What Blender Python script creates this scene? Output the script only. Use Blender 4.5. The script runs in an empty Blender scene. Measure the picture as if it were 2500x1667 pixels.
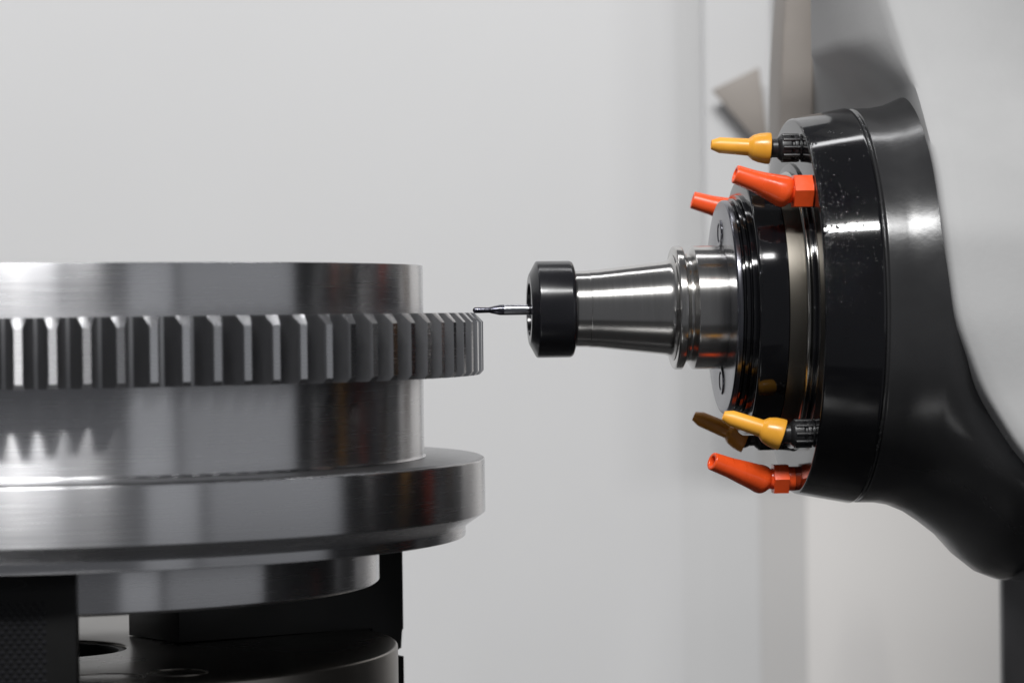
import bpy, bmesh, math, random
from mathutils import Vector, Matrix, Euler
random.seed(7)
S = 0.0014                       # metres per modelling unit
sc = bpy.context.scene
col = sc.collection
R_ = math.radians

# ------------------------------------------------------------------ camera
cam_d = bpy.data.cameras.new('camera'); cam = bpy.data.objects.new('camera', cam_d); col.objects.link(cam)
cam_d.sensor_width = 36.0; cam_d.lens = 7340 / 2500 * 36
cam_d.clip_start = 0.01; cam_d.clip_end = 100
cam.matrix_world = Matrix.Translation(Vector((127.72, -810, 0)) * S) @ Matrix.Rotation(math.pi/2 - 0.0089, 4, 'X') @ Matrix.Rotation(-0.0124, 4, 'Z')
cam_d.dof.use_dof = True; cam_d.dof.focus_distance = 803 * S; cam_d.dof.aperture_fstop = 11.0
cam_d.dof.aperture_blades = 8
sc.camera = cam
# ------------------------------------------------------------------ world, lamps and added fills
w = bpy.data.worlds.new('World'); sc.world = w; w.use_nodes = True
w.node_tree.nodes['Background'].inputs[0].default_value = (0.95, 0.97, 1.03, 1)
w.node_tree.nodes['Background'].inputs[1].default_value = 0.125
def area(name, loc, target, sx, sy, watts, color=(1, 1, 1)):
    l = bpy.data.lights.new(name, 'AREA'); l.shape = 'RECTANGLE'; l.size = sx*S; l.size_y = sy*S
    l.energy = watts; l.color = color
    o = bpy.data.objects.new(name, l); col.objects.link(o)
    o.location = Vector(loc)*S
    o.rotation_euler = (Vector(target) - Vector(loc)).to_track_quat('-Z', 'Y').to_euler()
    return o
area('work_lamp_front', (-90, -1300, 1330), (0, 0, 0), 900, 130, 71, (1, 1, 1))
area('work_lamp_front_right', (570, -1300, 1330), (200, 0, 0), 250, 130, 9, (1, 0.995, 0.985))
area('work_lamp_bulb', (45, -1285, 1345), (0, 0, 0), 16, 80, 6, (1, 0.98, 0.92))
area('work_lamp_back', (0, 330, 900), (0, 200, 0), 1300, 60, 5, (0.99, 0.99, 1))
area('side_band_fill', (960, -1150, 100), (0, 0, 0), 330, 900, 0.75, (0.95, 0.97, 1))  # added emitter, no real lamp: gives the hub a lighter reflected band
area('far_side_fill', (1390, -590, 150), (0, 0, 0), 1000, 900, 1.45, (0.95, 0.97, 1))  # added glow in place of a bright front-right enclosure, mirrored in the steel
area('low_highlight_fill', (-150, -900, -1100), (150, 0, 0), 700, 90, 4, (1, 0.97, 0.93))  # added strip in place of bright surfaces below, for the holder's lower highlight
sc.view_settings.view_transform = 'Standard'; sc.view_settings.look = 'None'
sc.view_settings.exposure = 0.0; sc.view_settings.gamma = 1.0; sc.view_settings.use_curve_mapping = False
sc.cycles.use_denoising = True
sc.cycles.max_bounces = 8; sc.cycles.glossy_bounces = 6
sc.cycles.sample_clamp_indirect = 6

# ------------------------------------------------------------------ materials
def new_mat(name):
    m = bpy.data.materials.new(name); m.use_nodes = True
    nt = m.node_tree; return m, nt, nt.nodes['Principled BSDF']
def link(nt, a, b): nt.links.new(a, b)
def noise_mix(nt, bsdf, c1, c2, scale, detail=4, rough=None, stretch=None, bump=0.0, bump_scale=None):
    tc = nt.nodes.new('ShaderNodeTexCoord')
    src = tc.outputs['Object']
    if stretch:
        mp = nt.nodes.new('ShaderNodeMapping'); mp.inputs['Scale'].default_value = stretch
        link(nt, src, mp.inputs[0]); src = mp.outputs[0]
    n = nt.nodes.new('ShaderNodeTexNoise'); n.inputs['Scale'].default_value = scale; n.inputs['Detail'].default_value = detail
    link(nt, src, n.inputs['Vector'])
    r = nt.nodes.new('ShaderNodeValToRGB')
    r.color_ramp.elements[0].position = 0.3; r.color_ramp.elements[1].position = 0.7
    r.color_ramp.elements[0].color = (*c1, 1); r.color_ramp.elements[1].color = (*c2, 1)
    link(nt, n.outputs['Fac'], r.inputs[0]); link(nt, r.outputs[0], bsdf.inputs['Base Color'])
    if rough:
        mr = nt.nodes.new('ShaderNodeMapRange'); mr.inputs['To Min'].default_value = rough[0]; mr.inputs['To Max'].default_value = rough[1]
        mr.inputs['From Min'].default_value = 0.3; mr.inputs['From Max'].default_value = 0.7
        link(nt, n.outputs['Fac'], mr.inputs[0]); link(nt, mr.outputs[0], bsdf.inputs['Roughness'])
    if bump:
        n2 = nt.nodes.new('ShaderNodeTexNoise'); n2.inputs['Scale'].default_value = bump_scale or scale*8; n2.inputs['Detail'].default_value = 3
        link(nt, tc.outputs['Object'], n2.inputs['Vector'])
        b = nt.nodes.new('ShaderNodeBump'); b.inputs['Strength'].default_value = bump; b.inputs['Distance'].default_value = 0.0005
        link(nt, n2.outputs['Fac'], b.inputs['Height']); link(nt, b.outputs[0], bsdf.inputs['Normal'])
def metal(name, c, rough=0.2, aniso=0.0, var=0.06, spread=0.05, stretch=(1, 1, 60), scale=30):
    m, nt, b = new_mat(name)
    b.inputs['Metallic'].default_value = 1.0
    c1 = tuple(max(0, v-var) for v in c); c2 = tuple(min(1, v+var) for v in c)
    noise_mix(nt, b, c1, c2, scale, 5, (rough-spread, rough+spread), stretch)
    if aniso:
        b.inputs['Anisotropic'].default_value = aniso
        b.inputs['Anisotropic Rotation'].default_value = 0.25
        t = nt.nodes.new('ShaderNodeTangent'); t.direction_type = 'RADIAL'; t.axis = 'Z'
        link(nt, t.outputs[0], b.inputs['Tangent'])
    return m
def paint(name, c, rough=0.4, var=0.12, scale=40, coat=0.0, bump=0.0, bump_scale=None, spread=0.06, ior=1.5):
    m, nt, b = new_mat(name)
    noise_mix(nt, b, tuple(v*(1-var) for v in c), tuple(v*(1+var) for v in c), scale, 4, (max(.02, rough-spread), rough+spread), None, bump, bump_scale)
    b.inputs['IOR'].default_value = ior
    if coat:
        b.inputs['Coat Weight'].default_value = coat; b.inputs['Coat Roughness'].default_value = 0.08
    return m
M = {
 'turned': metal('turned_steel', (0.60, 0.60, 0.615), 0.265, 1.0, var=0.025, spread=0.014),
 'gear': metal('milled_gear_steel', (0.34, 0.34, 0.35), 0.33, 0.0, var=0.012, spread=0.03, scale=60, stretch=(3, 3, 1)),
 'holder': metal('ground_steel', (0.50, 0.49, 0.475), 0.22, 0.75, var=0.02, spread=0.012),
 'chrome': metal('bright_steel', (0.34, 0.33, 0.31), 0.16, var=0.03),
 'carbide': metal('carbide', (0.42, 0.42, 0.45), 0.16),
 'carbide_dark': metal('coated_carbide', (0.10, 0.10, 0.12), 0.22),
 'plate': metal('dark_ground_plate', (0.16, 0.16, 0.18), 0.22, 0.0, var=0.02),
 'seal': metal('bronze_band', (0.075, 0.066, 0.052), 0.40, 0.0, var=0.05, scale=8, stretch=(1, 1, 1)),
 'nut': paint('black_oxide', (0.009, 0.009, 0.011), 0.22, bump=0.02),
 'gloss_black': paint('gloss_black', (0.004, 0.004, 0.005), 0.10, scale=25, spread=0.03),
 'satin_black': paint('satin_black', (0.010, 0.010, 0.011), 0.38, bump=0.08, bump_scale=900),
 'neck': paint('dark_grey_paint', (0.023, 0.023, 0.024), 0.22, bump=0.05, bump_scale=500),
 'housing': paint('light_grey_paint', (0.375, 0.375, 0.375), 0.62, var=0.03, bump=0.12, bump_scale=420, ior=1.35),
 'jaw': paint('black_jaw', (0.005, 0.005, 0.005), 0.42, ior=1.38, bump=0.05, bump_scale=700),
 'chuck': metal('chuck_steel', (0.22, 0.205, 0.185), 0.28, 0.0, var=0.03, scale=12, stretch=(1, 1, 1)),
 'orange': paint('orange_plastic', (0.82, 0.085, 0.014), 0.30, var=0.14, scale=90, spread=0.1, bump=0.05, bump_scale=600),
 'yellow': paint('yellow_plastic', (0.78, 0.36, 0.035), 0.36, var=0.14, scale=90, spread=0.1, bump=0.05, bump_scale=600),
 'amber': paint('amber_plastic', (0.60, 0.25, 0.03), 0.34, var=0.1),
 'wall': paint('wall_paint', (0.675, 0.675, 0.678), 0.5, var=0.012, scale=3),
 'panel': paint('panel_paint', (0.655, 0.655, 0.655), 0.5, var=0.02, scale=3),
 'warm_panel': paint('warm_panel_paint', (0.81, 0.79, 0.77), 0.5, var=0.02, scale=3),
 'dull_panel': paint('dull_panel_paint', (0.60, 0.59, 0.58), 0.5, var=0.02, scale=3),
 'taupe': paint('taupe_strip_and_reflection', (0.30, 0.27, 0.245), 0.5, var=0.1, scale=20),  # cover strip colour, also used for the painted reflection patch
 'column': paint('column_paint', (0.15, 0.15, 0.155), 0.45, var=0.08),
}
m, nt, b = new_mat('coolant'); b.inputs['Base Color'].default_value = (1, 1, 1, 1); b.inputs['Roughness'].default_value = 0.03
b.inputs['Transmission Weight'].default_value = 1.0; b.inputs['IOR'].default_value = 1.36; M['water'] = m

# ------------------------------------------------------------------ helpers
def mesh_obj(name, bm, mat, parent=None, angle=32, loc=None, rot=None):
    me = bpy.data.meshes.new(name)
    for v in bm.verts: v.co *= S
    bmesh.ops.recalc_face_normals(bm, faces=bm.faces)
    bm.to_mesh(me); bm.free()
    me.shade_smooth(); me.set_sharp_from_angle(angle=R_(angle))
    if mat: me.materials.append(M[mat] if isinstance(mat, str) else mat)
    o = bpy.data.objects.new(name, me); col.objects.link(o)
    if parent: o.parent = parent
    if loc is not None: o.location = Vector(loc)*S
    if rot is not None: o.rotation_euler = rot
    return o
def empty(name, label=None, cat=None, loc=(0, 0, 0), rot=(0, 0, 0), group=None, parent=None):
    o = bpy.data.objects.new(name, None); col.objects.link(o); o.empty_display_size = 0.01
    o.location = Vector(loc)*S; o.rotation_euler = rot
    if label: o['label'] = label
    if cat: o['category'] = cat
    if group: o['group'] = group
    if parent: o.parent = parent
    return o
def rounded(prof, bev, closed=False):
    n = len(prof); out = []
    for i, (r, z) in enumerate(prof):
        if not closed and (i == 0 or i == n-1): out.append((r, z)); continue
        p = Vector((r, z)); a = Vector(prof[i-1]) - p; c = Vector(prof[(i+1) % n]) - p
        if a.length < 1e-6 or c.length < 1e-6 or r < 1e-6: out.append((r, z)); continue
        ang = a.angle(c)
        if ang > R_(160): out.append((r, z)); continue
        d = min(bev, 0.42*a.length, 0.42*c.length)
        p0 = p + a.normalized()*d; p2 = p + c.normalized()*d
        for t in (0, .33, .67, 1):
            q = p0*(1-t)**2 + p*2*t*(1-t) + p2*t*t; out.append((q.x, q.y))
    return out
def lathe_bm(prof, seg=160, bev=0.15, closed=False, bm=None, xf=None):
    bm = bm or bmesh.new()
    pr = rounded(prof, bev, closed)
    rings = []
    for r, z in pr:
        if r < 1e-6: vs = [bm.verts.new((0, 0, z))]
        else: vs = [bm.verts.new((r*math.cos(2*math.pi*k/seg), r*math.sin(2*math.pi*k/seg), z)) for k in range(seg)]
        rings.append(vs)
    pairs = list(zip(rings, rings[1:]))
    if closed: pairs.append((rings[-1], rings[0]))
    for A, B in pairs:
        if len(A) == 1 and len(B) == 1: continue
        for k in range(seg):
            k2 = (k+1) % seg
            if len(A) == 1: bm.faces.new((A[0], B[k], B[k2]))
            elif len(B) == 1: bm.faces.new((A[k], B[0], A[k2]))
            else: bm.faces.new((A[k], B[k], B[k2], A[k2]))
    if xf is not None:
        for vs in rings:
            for v in vs: v.co = xf @ v.co
    return bm
def lathe(name, prof, mat, parent=None, seg=160, bev=0.15, closed=False, **k):
    return mesh_obj(name, lathe_bm(prof, seg, bev, closed), mat, parent, **k)
def box_bm(x0, x1, y0, y1, z0, z1, bev=0.0, bm=None, seg=2):
    b2 = bmesh.new()
    bmesh.ops.create_cube(b2, size=1)
    for v in b2.verts: v.co = Vector(((x0+x1)/2+v.co.x*(x1-x0), (y0+y1)/2+v.co.y*(y1-y0), (z0+z1)/2+v.co.z*(z1-z0)))
    if bev: bmesh.ops.bevel(b2, geom=b2.edges[:], offset=bev, segments=seg, affect='EDGES', profile=0.5)
    if bm is None: return b2
    me = bpy.data.meshes.new('tmp'); b2.to_mesh(me); bm.from_mesh(me); bpy.data.meshes.remove(me); b2.free()
    return bm
def prism_bm(poly, z0, z1, bev=0.0, seg=2):
    bm = bmesh.new()
    a = [bm.verts.new((x, y, z0)) for x, y in poly]; c = [bm.verts.new((x, y, z1)) for x, y in poly]
    n = len(poly)
    bm.faces.new(a[::-1]); bm.faces.new(c)
    for i in range(n): bm.faces.new((a[i], a[(i+1) % n], c[(i+1) % n], c[i]))
    if bev: bmesh.ops.bevel(bm, geom=bm.edges[:], offset=bev, segments=seg, affect='EDGES', profile=0.5)
    return bm

# ------------------------------------------------------------------ setting
def struct(o, kind='structure'): o['kind'] = kind; return o
struct(mesh_obj('wall', box_bm(-1400, 207, 600, 620, -900, 600), 'wall'))
def thing(o, label, cat, group=None):
    o['label'] = label; o['category'] = cat
    if group: o['group'] = group
    return o
thing(mesh_obj('wall_post', box_bm(207, 219, 600.6, 622, -900, 600), 'panel'), 'narrow pale grey vertical post where the background wall ends', 'post')
thing(mesh_obj('guard_panel', box_bm(219, 243, 600, 630, -900, 600), 'panel'), 'plain cool grey vertical guard panel behind the nozzle tips', 'panel', 'guard panels in the background')
thing(mesh_obj('guard_panel', box_bm(243, 265, 601, 630, -900, 600), 'dull_panel'), 'narrow darker grey guard panel under the spindle ring', 'panel', 'guard panels in the background')
thing(mesh_obj('guard_panel', box_bm(265, 900, 600.5, 625, -900, 600), 'warm_panel'), 'warm beige guard panel filling the lower right background', 'panel', 'guard panels in the background')

struct(mesh_obj('unseen_dark_bed', box_bm(-600, 280, -205, 200, -150, -130.5, 2), 'neck'))  # out of view, added dark to dim what the steel reflects from below

# ------------------------------------------------------------------ workpiece (turned gear blank)
wp = empty('gear_workpiece', 'large turned steel gear blank with a ring of straight teeth, clamped in the chuck', 'gear', loc=(0, 0, -71.4))
wz = 71.4
def wl(name, prof, mat='turned', bev=0.2, parent=wp, **k):
    return lathe(name, [(r, z + wz) for r, z in prof], mat, parent, seg=256, bev=bev, **k)
wl('upper_hub', [(0, 0.4), (103.9, 0.4), (103.9, 13.56), (96, 13.56), (96, 11.5), (0, 11.5)], bev=0.35)
gb = wl('gear_rim', [(0, -15.9), (113.3, -15.9), (113.3, 0.6), (0, 0.6)], 'gear', bev=0.1)
wl('middle_hub', [(0, -15.9), (103.7, -15.9), (103.7, -37.2), (104.3, -37.85), (0, -37.85)], bev=0.3)
fl = wl('flange', [(0, -37.9), (119.0, -37.9), (120.0, -38.5), (120.0, -52.6), (114.6, -56.3), (114.6, -59.0), (0, -59.0)], bev=0.3)
fl.data.materials.append(M['gear'])
for p in fl.data.polygons:
    if p.normal.z > .8: p.material_index = 1
wl('lower_disc', [(0, -59.1), (91.2, -59.1), (91.2, -70.7), (90.4, -71.4), (70, -71.4), (69, -70), (0, -70)], bev=0.2)
# one tooth, shared by all 96
def tooth_bm():
    bm = bmesh.new()
    st = [(112.9, 3.45), (113.5, 3.10), (114.6, 2.78), (116.0, 2.37), (117.66, 1.83), (119.0, 1.36), (119.85, 1.04), (120.0, 0.93)]
    rows = []
    for r, h in st:
        zt = 0.64 - max(0, r-117.66)*1.02; zb = -15.96 + max(0, r-118.9)*1.1
        rows.append([bm.verts.new((h, -r, zt+wz)), bm.verts.new((-h, -r, zt+wz)), bm.verts.new((-h, -r, zb+wz)), bm.verts.new((h, -r, zb+wz))])
    for A, B in zip(rows, rows[1:]):
        for i in range(4): bm.faces.new((A[i], A[(i+1) % 4], B[(i+1) % 4], B[i]))
    bm.faces.new(rows[-1]); bm.faces.new(rows[0][::-1])
    return bm
t0 = mesh_obj('tooth', tooth_bm(), 'gear', gb, angle=24)
t0.data.materials.append(M['turned'])
for p in t0.data.polygons:       # turned tip land and turned chamfer
    if p.normal.y < -.97 or (p.normal.z > .3 and p.normal.y < -.3): p.material_index = 1
for k in range(96):
    o = t0 if k == 0 else t0.copy()
    if k: col.objects.link(o); o.parent = gb
    o.rotation_euler = (0, 0, 0.1185 - 4*2*math.pi/96 + k*2*math.pi/96)

# ------------------------------------------------------------------ chuck with jaws
ck = empty('lathe_chuck', 'round steel chuck with black jaws holding the gear blank from below', 'chuck', loc=(0, 0, -130))
cz = 130
def cl(name, prof, mat, bev=0.3, parent=ck): return lathe(name, [(r, z+cz) for r, z in prof], mat, parent, seg=200, bev=bev, closed=True)
body = cl('body', [(22.5, -88.5), (95.9, -88.5), (95.9, -130), (22.5, -130)], 'chuck', bev=1.0)
cl('bore_sleeve', [(20.5, -89.2), (22.4, -89.2), (22.4, -130), (20.5, -130)], 'jaw')
lathe('bore_floor', [(0, 22), (20.4, 22), (20.4, 23), (0, 23)], 'jaw', ck)
for x, y, r in ((26, -68, 9.5), (43, -58, 7.0)):
    pl = mesh_obj('bolt_plug', lathe_bm([(0, 0.1), (r-.9, 0.1), (r-.6, -.3), (r, -.3), (r, .22), (r+.7, .22), (r+.7, -.6), (0, -.6)], 64, .08), 'chuck', ck, loc=(x, y, cz-88.5))
def jaw_mesh(azim, prof_rz, hw, bev):
    # profile in (radius, z), extruded along the tangent
    bm = bmesh.new()
    a = [bm.verts.new((-hw, -r, z+cz)) for r, z in prof_rz]; c = [bm.verts.new((hw, -r, z+cz)) for r, z in prof_rz]
    n = len(prof_rz)
    bm.faces.new(a); bm.faces.new(c[::-1])
    for i in range(n): bm.faces.new((a[i], c[i], c[(i+1) % n], a[(i+1) % n]))
    bmesh.ops.bevel(bm, geom=bm.edges[:], offset=bev, segments=3, affect='EDGES', profile=0.5)
    return mesh_obj('jaw', bm, 'jaw', ck, rot=(0, 0, R_(azim)))
JA = 5.6
j1 = jaw_mesh(JA, [(91.4, -59.2), (103.5, -59.2), (104.5, -63.6), (104.5, -128), (97.0, -128), (97.0, -88.3), (91.4, -88.3)], 14.2, 0.5)
step = [(91.4, -59.2), (106.5, -59.2), (107.5, -63), (107.5, -88.3), (34, -88.3), (34, -71.9), (91.4, -71.9)]
j2 = jaw_mesh(JA+120, [(91.4, -59.2), (106.5, -59.2), (107.5, -63), (107.5, -89.6), (106.7, -89.9), (106.7, -95), (105.0, -95.3), (105.0, -97), (107.5, -97.3), (107.5, -128), (97.0, -128), (97.0, -88.3), (34, -88.3), (34, -71.9), (91.4, -71.9)], 14.2, 0.25)
j3 = jaw_mesh(JA+240, step, 14.2, 0.4)
# knurled grip face of the near jaw: small pyramids
bm = bmesh.new()
px, pz = 2.0, 1.15
for i in range(13):
    for j in range(46):
        x = -11 + (i-3)*px*0.98 + (px/2 if j % 2 else 0); z = -66.5 - j*pz
        if not -12.2 < x < 7.5: continue
        h = 0.42; q = 0.86
        t = bm.verts.new((x, -104.45-h, z+cz))
        vs = [bm.verts.new((x+dx*q, -104.45, z+cz+dz*q*1.1)) for dx, dz in ((-1, 0), (0, -1), (1, 0), (0, 1))]
        for k in range(4): bm.faces.new((t, vs[k], vs[(k+1) % 4]))
kn = mesh_obj('grip_teeth', bm, 'nut', j1, angle=5); kn['kind'] = 'stuff'
mesh_obj('bolt_hole', lathe_bm([(0, -.3), (5.2, -.3), (5.6, 0.16), (6.0, 0.16), (6.0, -.7), (0, -.7)], 48, .06, xf=Matrix.Translation((-3.2, -104.0, -61.9+cz)) @ Matrix.Rotation(R_(77), 4, 'X') @ Matrix.Diagonal((1, .24, 1, 1))), 'satin_black', j1)

# ------------------------------------------------------------------ spindle axis frame
PSI = R_(4.7)
TIP = Vector((117.25, -1.5, 1.306))
AX = Vector((math.cos(PSI), math.sin(PSI), 0)); NR = Vector((math.sin(PSI), -math.cos(PSI), 0)); UP = Vector((0, 0, 1))
AROT = (0, math.pi/2, PSI)
def on_axis(s): return TIP + AX*s

# end mill
em = empty('end_mill', 'slender ball nosed carbide end mill touching the rightmost gear teeth', 'end mill', on_axis(16), AROT)
def el(name, prof, mat, o=16, parent=em, bev=.05, seg=64): return lathe(name, [(r, s-o) for r, s in prof], mat, parent, seg=seg, bev=bev)
ball = [(0, 0)] + [(0.8*math.sin(t), 0.8-0.8*math.cos(t)) for t in (0.3, .6, .9, 1.2, 1.5)]
el('cutting_tip', ball + [(0.74, 4.6), (0, 4.6)], 'carbide_dark')
el('neck', [(0, 4.55), (0.78, 4.55), (1.40, 7.3), (1.42, 8.4), (0, 8.4)], 'carbide_dark')
el('shank', [(0, 8.4), (1.44, 8.4), (1.44, 24), (0, 24)], 'carbide')

# tool holder
th = empty('tool_holder', 'steel taper tool holder with a black collet nut plugged into the spindle nose', 'tool holder', on_axis(67.3), AROT)
def hl(name, prof, mat, o=67.3, bev=.18, closed=False, seg=160, parent=th): return lathe(name, [(r, s-o) for r, s in prof], mat, parent, seg=seg, bev=bev, closed=closed)
nut = hl('collet_nut', [(7.1, 15.22), (9.4, 15.22), (12.85, 17.1), (13.0, 17.5), (13.0, 26.2), (12.6, 26.9), (10.4, 27.6), (7.1, 27.6)], 'nut', closed=True, bev=.35)
collet = hl('collet', [(1.5, 16.3), (5.9, 16.0), (7.05, 17.4), (7.05, 24), (1.5, 24)], 'plate', closed=True)
hl('holder_body', [(0, 27.0), (10.2, 27.0), (10.3, 31.2), (10.42, 31.4), (10.5, 33.5), (12.62, 52.0), (13.2, 53.3), (14.6, 54.1), (0, 54.4)], 'holder', bev=.6)
hl('grip_flange', [(0, 54.15), (16.3, 54.15), (16.7, 54.6), (16.7, 56.3), (14.7, 57.4), (14.7, 58.2), (16.7, 59.4), (16.7, 68.1), (15.8, 68.25), (15.8, 68.9), (16.7, 69.05), (16.7, 71.4), (0, 71.4)], 'holder', bev=.22)

# ------------------------------------------------------------------ spindle head
sh = empty('spindle_head', 'black spindle nose on a grey machine head, pointing left at the gear', 'spindle', on_axis(86.5), AROT)
def sl(name, prof, mat, o=86.5, bev=.25, closed=True, seg=224, parent=sh, **k): return lathe(name, [(r, s-o) for r, s in prof], mat, parent, seg=seg, bev=bev, closed=closed, **k)
fp = sl('face_plate', [(16.75, 67.4), (28.5, 67.4), (28.9, 67.9), (28.9, 69.0), (28, 69.4), (16.75, 69.4)], 'plate', bev=.12)
for sgn in (1, -1):
    mesh_obj('plate_bolt', lathe_bm([(0, -.25), (2.0, -.25), (2.2, -.05), (2.5, -.05), (2.8, -.4), (3.4, -.4), (3.7, -.05), (3.7, .4), (0, .4)], 48, .06), 'plate', fp, loc=(-sgn*20.0, 0, 67.4-86.5))
sl('nose_ring', [(17, 69.3), (27.6, 69.3), (27.6, 69.9), (29.3, 69.9), (29.3, 70.9), (28.3, 71.1), (28.3, 71.5), (30.2, 71.5), (30.2, 72.6), (17, 72.6)], 'gloss_black', bev=.16)
sl('nose_collar', [(17, 72.4), (34.3, 72.4), (34.75, 72.9), (34.75, 80.2), (17, 80.2)], 'gloss_black')
sl('seal_band', [(17, 80.25), (34.9, 80.25), (35.0, 84.6), (17, 84.6)], 'seal', bev=.1)
sl('retaining_ring', [(30, 84.6), (35.9, 84.6), (36.5, 85.2), (36.3, 86.0), (30, 86.0)], 'chrome', bev=.2)
sl('inner_flange', [(20, 85.9), (38.5, 85.9), (38.5, 87.6), (20, 87.6)], 'gloss_black', bev=.15)
cap = sl('cap_ring', [(38.0, 86.9), (39.0, 86.5), (50.3, 86.5), (50.75, 86.9), (53.5, 101.1), (53.2, 101.85), (38, 101.85)], 'gloss_black', bev=.35)
nk = sl('neck', [(20, 101.9), (52.4, 101.9), (52.6, 102.6), (53.3, 102.9), (53.4, 108), (54.1, 112), (56.2, 117), (59.2, 121.5), (63.5, 127), (69.0, 132), (73.0, 137), (75.0, 142), (75.3, 152), (20, 152)], 'neck', bev=1.2)
for v in nk.data.vertices:      # the flare only opens downward; above it stays a plain tube
    up, near = -v.co.x/S, -v.co.y/S
    r = math.hypot(up, near)
    if r < 45: continue
    el_ = math.degrees(math.atan2(up, near))
    if el_ < -90: el_ = -180 - el_
    t = min(1, max(0, (el_+42)/34)); t = t*t*(3-2*t)
    capr = 58.8 - 1.5*max(0, v.co.z/S + 86.5 - 121)
    if r > capr:
        k = (r + (capr-r)*t)/r; v.co.x *= k; v.co.y *= k
# housing skin: rows along z, each row runs from the back of the left face round to the front
rows_key = [(150, 211, 25), (125, 218.5, 16), (97.6, 224.6, 6), (91.4, 227.6, 4), (81, 229.8, -1), (68, 232.7, -8), (57.4, 235.5, -16), (47.4, 236.2, -28), (37.4, 237.1, -38), (20.0, 237.8, -48), (-3.3, 240.3, -51.5), (-20.9, 246.6, -51.5), (-37.4, 256.3, -54), (-53, 270.2, -44), (-62, 280, -44)]
def interp(z):
    ks = rows_key
    for (z0, x0, y0), (z1, x1, y1) in zip(ks, ks[1:]):
        if z0 >= z >= z1:
            t = (z0-z)/(z0-z1); return x0+(x1-x0)*t, y0+(y1-y0)*t
    return ks[-1][1:]
zs = [150 - i*2.0 for i in range(107)]
raw = [interp(z) for z in zs]
for _ in range(4):
    raw = [raw[0]] + [tuple((raw[i-1][k]+2*raw[i][k]+raw[i+1][k])/4 for k in (0, 1)) for i in range(1, len(raw)-1)] + [raw[-1]]
bm = bmesh.new(); grid = []
inv = (Matrix.Translation(on_axis(86.5)) @ Euler(AROT).to_matrix().to_4x4()).inverted()
for z, (xb, yb) in zip(zs, raw):
    bul = 1.0 if z > 0 else max(0.15, 1.0 - (z/62)**2*0.9)
    xl = max(xb-3, 226.0)
    xe = xb - 0.6 if z < 78 else 226.2
    fb = 225.0 if z > 20 else max(225.0, xb+4)
    bx = [fb + (xe-fb)*f for f in (0, .3, .7, 1)] if z > 20 else [fb, fb+.4, fb+.8, fb+1.2]
    k = min(1, max(0, (z-59)/14))
    pa = [(bx[0], 150), (bx[1], 110), (bx[2], 70), (bx[3], 40), (xb-1.0, yb+22), (xb-.8, yb+9), (xb-.4, yb+2.2)]
    pb = [(225.0, 150), (222.0, 120), (218.3, 85), (215.3, 60), (xb-12, yb+34), (xb-7, yb+14), (xb-2.0, yb+3.2)]
    pts = [(x0+(x1-x0)*k, y0+(y1-y0)*k) for (x0, y0), (x1, y1) in zip(pa, pb)]
    pts += [(xb, yb), (xb+1.2, yb-.9), (xb+5, yb-1.2), (xb+14, yb-.8), (xb+24, yb+.4), (xb+36, yb+4), (xb+50, yb+13), (xb+80, yb+48), (xb+120, 150)]
    grid.append([bm.verts.new(inv @ Vector((x, y, z))) for x, y in pts])
for A, B in zip(grid, grid[1:]):
    for k in range(len(A)-1): bm.faces.new((A[k], A[k+1], B[k+1], B[k]))
    bm.faces.new((A[-1], A[0], B[0], B[-1]))
bm.faces.new(grid[0]); bm.faces.new(grid[-1][::-1])
mesh_obj('housing', bm, 'housing', sh, angle=50)
# droplets of coolant on the wet cap ring
bm = bmesh.new()
_t = bmesh.new(); bmesh.ops.create_icosphere(_t, subdivisions=2, radius=1.0); _t.verts.index_update()
DV = [v.co.copy() for v in _t.verts]; DF = [[v.index for v in f.verts] for f in _t.faces]; _t.free()
def droplet(P, N, r, flat=.55, bm=bm):
    q = N.to_track_quat('Z', 'Y').to_matrix().to_4x4()
    mx = inv @ Matrix.Translation(P) @ q @ Matrix.Diagonal((r, r*random.uniform(.85, 1.2), r*flat, 1))
    vs = [bm.verts.new(mx @ c) for c in DV]
    for f in DF: bm.faces.new([vs[k] for k in f])
def ring_pt(s, ang, r):
    d = NR*math.cos(ang) + UP*math.sin(ang)
    return on_axis(s) + d*r, d
for k in range(620):
    a = random.gauss(R_(20), R_(9)) if k < 330 else random.uniform(R_(-5), R_(62))
    s = 86.9 + min(14.0, abs(random.gauss(0, 6.0)) if random.random() < .75 else abs(random.gauss(0, .5)))
    P, N = ring_pt(s, a, 50.75 + (s-86.9)*(53.5-50.75)/14.2)
    droplet(P, N, random.choice((.11, .14, .19, .25, .34)), .8)
for k in range(70):
    P, N = ring_pt(86.75 + random.uniform(-.1, .25), random.uniform(R_(5), R_(75)), 50.6); droplet(P, N, random.uniform(.12, .3))
for k in range(60):
    P, N = ring_pt(101.9 + random.uniform(-.2, .5), random.choice((random.uniform(R_(15), R_(30)), random.uniform(R_(50), R_(75)), random.uniform(R_(-45), R_(-30)))), 53.4); droplet(P, N, random.uniform(.1, .25))
for k in range(70):
    P, N = ring_pt(72.9 + abs(random.gauss(0, .35)), random.gauss(R_(22), R_(12)), 34.75); droplet(P, N, random.uniform(.09, .18))
for k in range(14):
    s = random.uniform(128, 141); P, N = ring_pt(s, random.uniform(R_(-52), R_(-22)), 64.5 + (s-128)*.82); droplet(P, N, random.uniform(.3, .65), .7)
o = mesh_obj('coolant_droplets', bm, 'water', sh, angle=60); o['kind'] = 'stuff'

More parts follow.
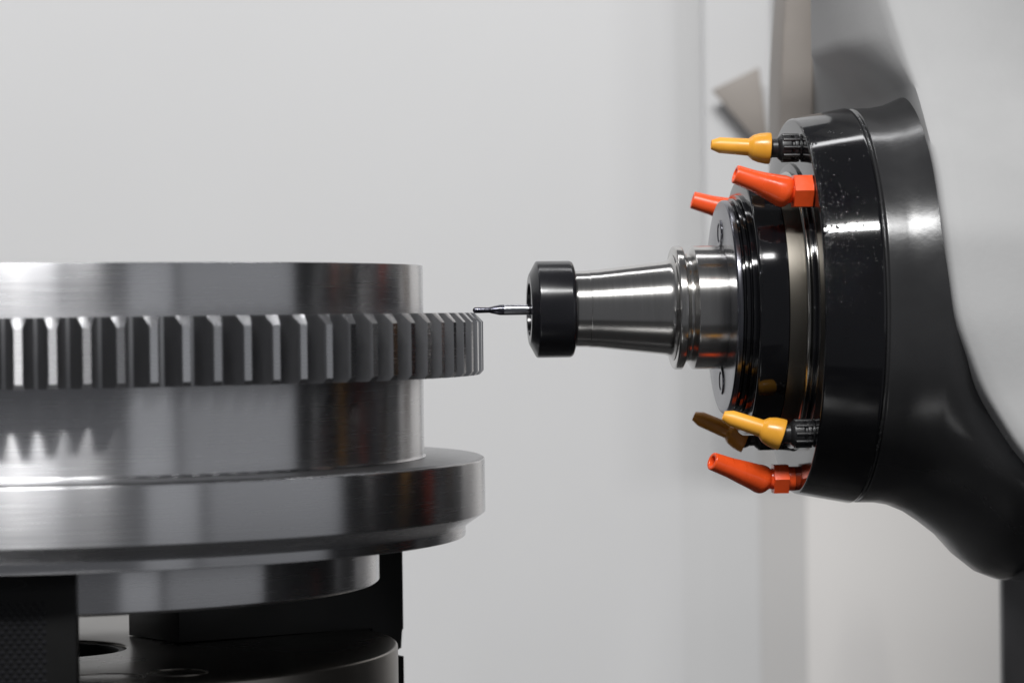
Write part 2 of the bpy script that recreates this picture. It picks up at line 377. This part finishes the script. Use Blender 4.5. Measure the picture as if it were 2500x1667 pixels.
# ------------------------------------------------------------------ coolant nozzles
def part_along(name, P, D, prof, mat, parent, base, seg=48, bev=.12, hexa=False):
    q = Vector(D).to_track_quat('Z', 'Y').to_matrix().to_4x4()
    bm = lathe_bm(prof, 6 if hexa else seg, 0.01 if hexa else bev, xf=Matrix.Translation(Vector(P)-Vector(base)) @ q)
    if hexa: bmesh.ops.bevel(bm, geom=[e for e in bm.edges if e.is_manifold and e.calc_face_angle(0) > .5], offset=.22, segments=2, affect='EDGES', profile=.5)
    return mesh_obj(name, bm, mat, parent, angle=28)
def nozzle_root(label, r, ang, s=86.5):
    P, N = ring_pt(s, R_(ang), r)
    return P, empty('coolant_nozzle', label, 'nozzle', P, group='coolant nozzles around the spindle')
def orange_nozzle(label, r, ang, tip, mat='orange', hexlen=4.8, ballpos=7.6, hexr=4.7, thread=0.3, big=4.15):
    P, e = nozzle_root(label, r, ang)
    d = -AX
    part_along('thread', P, d, [(0, -.4), (3.3, -.4), (3.3, thread), (0, thread)], mat, e, P)
    part_along('hex_nut', P + d*thread, d, [(0, 0), (hexr, 0), (hexr, hexlen), (0, hexlen)], mat, e, P, hexa=True)
    B = P + d*ballpos
    hb = thread + hexlen
    part_along('neck', P, d, [(0, hb-.1), (2.9, hb-.1), (2.5, ballpos-1.6), (2.5, ballpos), (0, ballpos)], mat, e, P)
    bp = [(3.55*math.sin(t), -3.55*math.cos(t)) for t in [i*math.pi/14 for i in range(15)]]
    part_along('ball_joint', B, d, bp, mat, e, P, bev=.01)
    T = Vector(tip); D = T - B; L = D.length
    tp = [(1.4, L-3), (1.4, L), (2.45, L), (2.75, L*.62), (3.15, L*.42), (big*.93, 2.0), (big, .6), (big, -.6), (big*.9, -1.5), (2.9, -2.1), (1.4, -2.1)]
    q = D.to_track_quat('Z', 'Y').to_matrix().to_4x4()
    bm = lathe_bm(tp, 56, .35, True, xf=Matrix.Translation(B-P) @ q)
    mesh_obj('tip', bm, mat, e, angle=40)
    return e
def yellow_nozzle(label, r, ang, tip, mat='yellow', blen=7.6, sock=4.15):
    P, e = nozzle_root(label, r, ang)
    d = -AX
    pr = [(0, -.4), (3.2, -.4), (3.2, .5), (3.5, .7), (3.5, 1.6), (3.15, 1.8), (3.15, 2.4), (3.5, 2.6), (3.5, blen-2.6), (3.0, blen-1.9), (2.5, blen-1.5), (2.5, blen), (0, blen)]
    part_along('bushing', P, d, pr, 'satin_black', e, P, bev=.15)
    for k in range(10):   # grip ribs round the bushing
        A = k*math.pi/5; off = (NR*math.cos(A) + UP*math.sin(A))*3.45
        part_along('grip_rib', P + off + d*.4, d, [(0, 0), (.45, 0), (.5, blen-3.2), (0, blen-3.2)], 'satin_black', e, P, seg=10, bev=.1)
    B = P + d*(blen+1.6)
    bp = [(3.1*math.sin(t), -3.1*math.cos(t)) for t in [i*math.pi/14 for i in range(15)]]
    part_along('ball_joint', B, d, bp, 'satin_black', e, P, bev=.01)
    T = Vector(tip); D = T - B; L = D.length
    q = D.to_track_quat('Z', 'Y').to_matrix().to_4x4()
    tp = [(.9, L-3), (.9, L), (1.25, L), (2.1, L-2.2), (2.3, 4.6), (2.45, 4.4), (3.3, 3.4), (3.9, 1.6), (sock, -.2), (sock, -1.3), (sock-.55, -1.3), (sock-.7, .2), (.9, 2.4)]
    mesh_obj('tip', lathe_bm(tp, 56, .3, True, xf=Matrix.Translation(B-P) @ q), mat, e, angle=40)
    return e
yellow_nozzle('yellow coolant nozzle at the top of the spindle ring', 45, 69, (181.2, -11.6, 44.4))
orange_nozzle('fat orange coolant nozzle tilted upward on the near side, below the top yellow one', 45, 41.5, (186.0, -30.5, 35.7))
orange_nozzle('orange coolant nozzle half hidden behind the round face plate', 45, 144, (179.2, 40.9, 31.8))
yellow_nozzle('bright yellow coolant nozzle low on the near side, above the lowest orange one', 45, -47.5, (182.6, -25.4, -27.0))
yellow_nozzle('brownish amber coolant nozzle in shadow behind the lower yellow one', 45.5, -127, (178.4, 33.0, -29.0), 'amber')
orange_nozzle('lowest orange coolant nozzle with a hex nut under the spindle ring', 46.6, -88, (181.0, -3.0, -39.9), ballpos=9.1, thread=1.8, hexlen=4.0, hexr=4.4, big=3.9)

# ------------------------------------------------------------------ machine parts behind the spindle
bm = bmesh.new()   # curved taupe cover edge
N = 40; prev = None
secs = []
for i in range(N+1):
    z = 180 - i*5.2
    bow = 5.0*((z-60)/60)**2 if z > 60 else 0
    xs = 214.0 + bow*0.9 - (0.4 if z < 40 else 0)
    secs.append([bm.verts.new((xs+x, 150+y, z)) for x, y in ((0, 2.5), (.8, .8), (2.4, 0), (10.2, .4), (11.6, 1.6), (11.9, 5), (11.9, 40), (0, 40))])
for A, B in zip(secs, secs[1:]):
    for k in range(8): bm.faces.new((A[k], A[(k+1) % 8], B[(k+1) % 8], B[k]))
bm.faces.new(secs[0]); bm.faces.new(secs[-1][::-1])
thing(mesh_obj('cover_strip', bm, 'taupe'), 'taupe brown curved cover strip rising behind the top of the spindle', 'cover')
thing(mesh_obj('reflection_patch', prism_bm([(212.7, 93.0), (232.6, 102.4), (236.2, 71.8), (229.8, 73.0)], -3, 0, .6), 'taupe', loc=(0, 450, 0), rot=(math.pi/2, 0, 0)), 'pointed taupe patch painted as a reflection, left of the cover strip', 'reflection')  # a reflection on the polished cover, painted as a separate flat piece
thing(mesh_obj('way_cover', box_bm(209.8, 240, 462, 474, 20, 400, 2.5, seg=4), 'wall'), 'pale grey upright cover behind the taupe reflection patch', 'cover')
mc = empty('machine_column', 'dark grey machine column at the lower right edge of the picture', 'column', (291.5, 200, -500))
mesh_obj('front_plate', box_bm(0, 500, 0, 7, 0, 750, 1), 'column', mc)
mesh_obj('unseen_dark_plate', box_bm(140, 148, -285, -1, 0, 1300, 1), 'satin_black', mc)  # out of view, added black so the hubs reflect a dark band
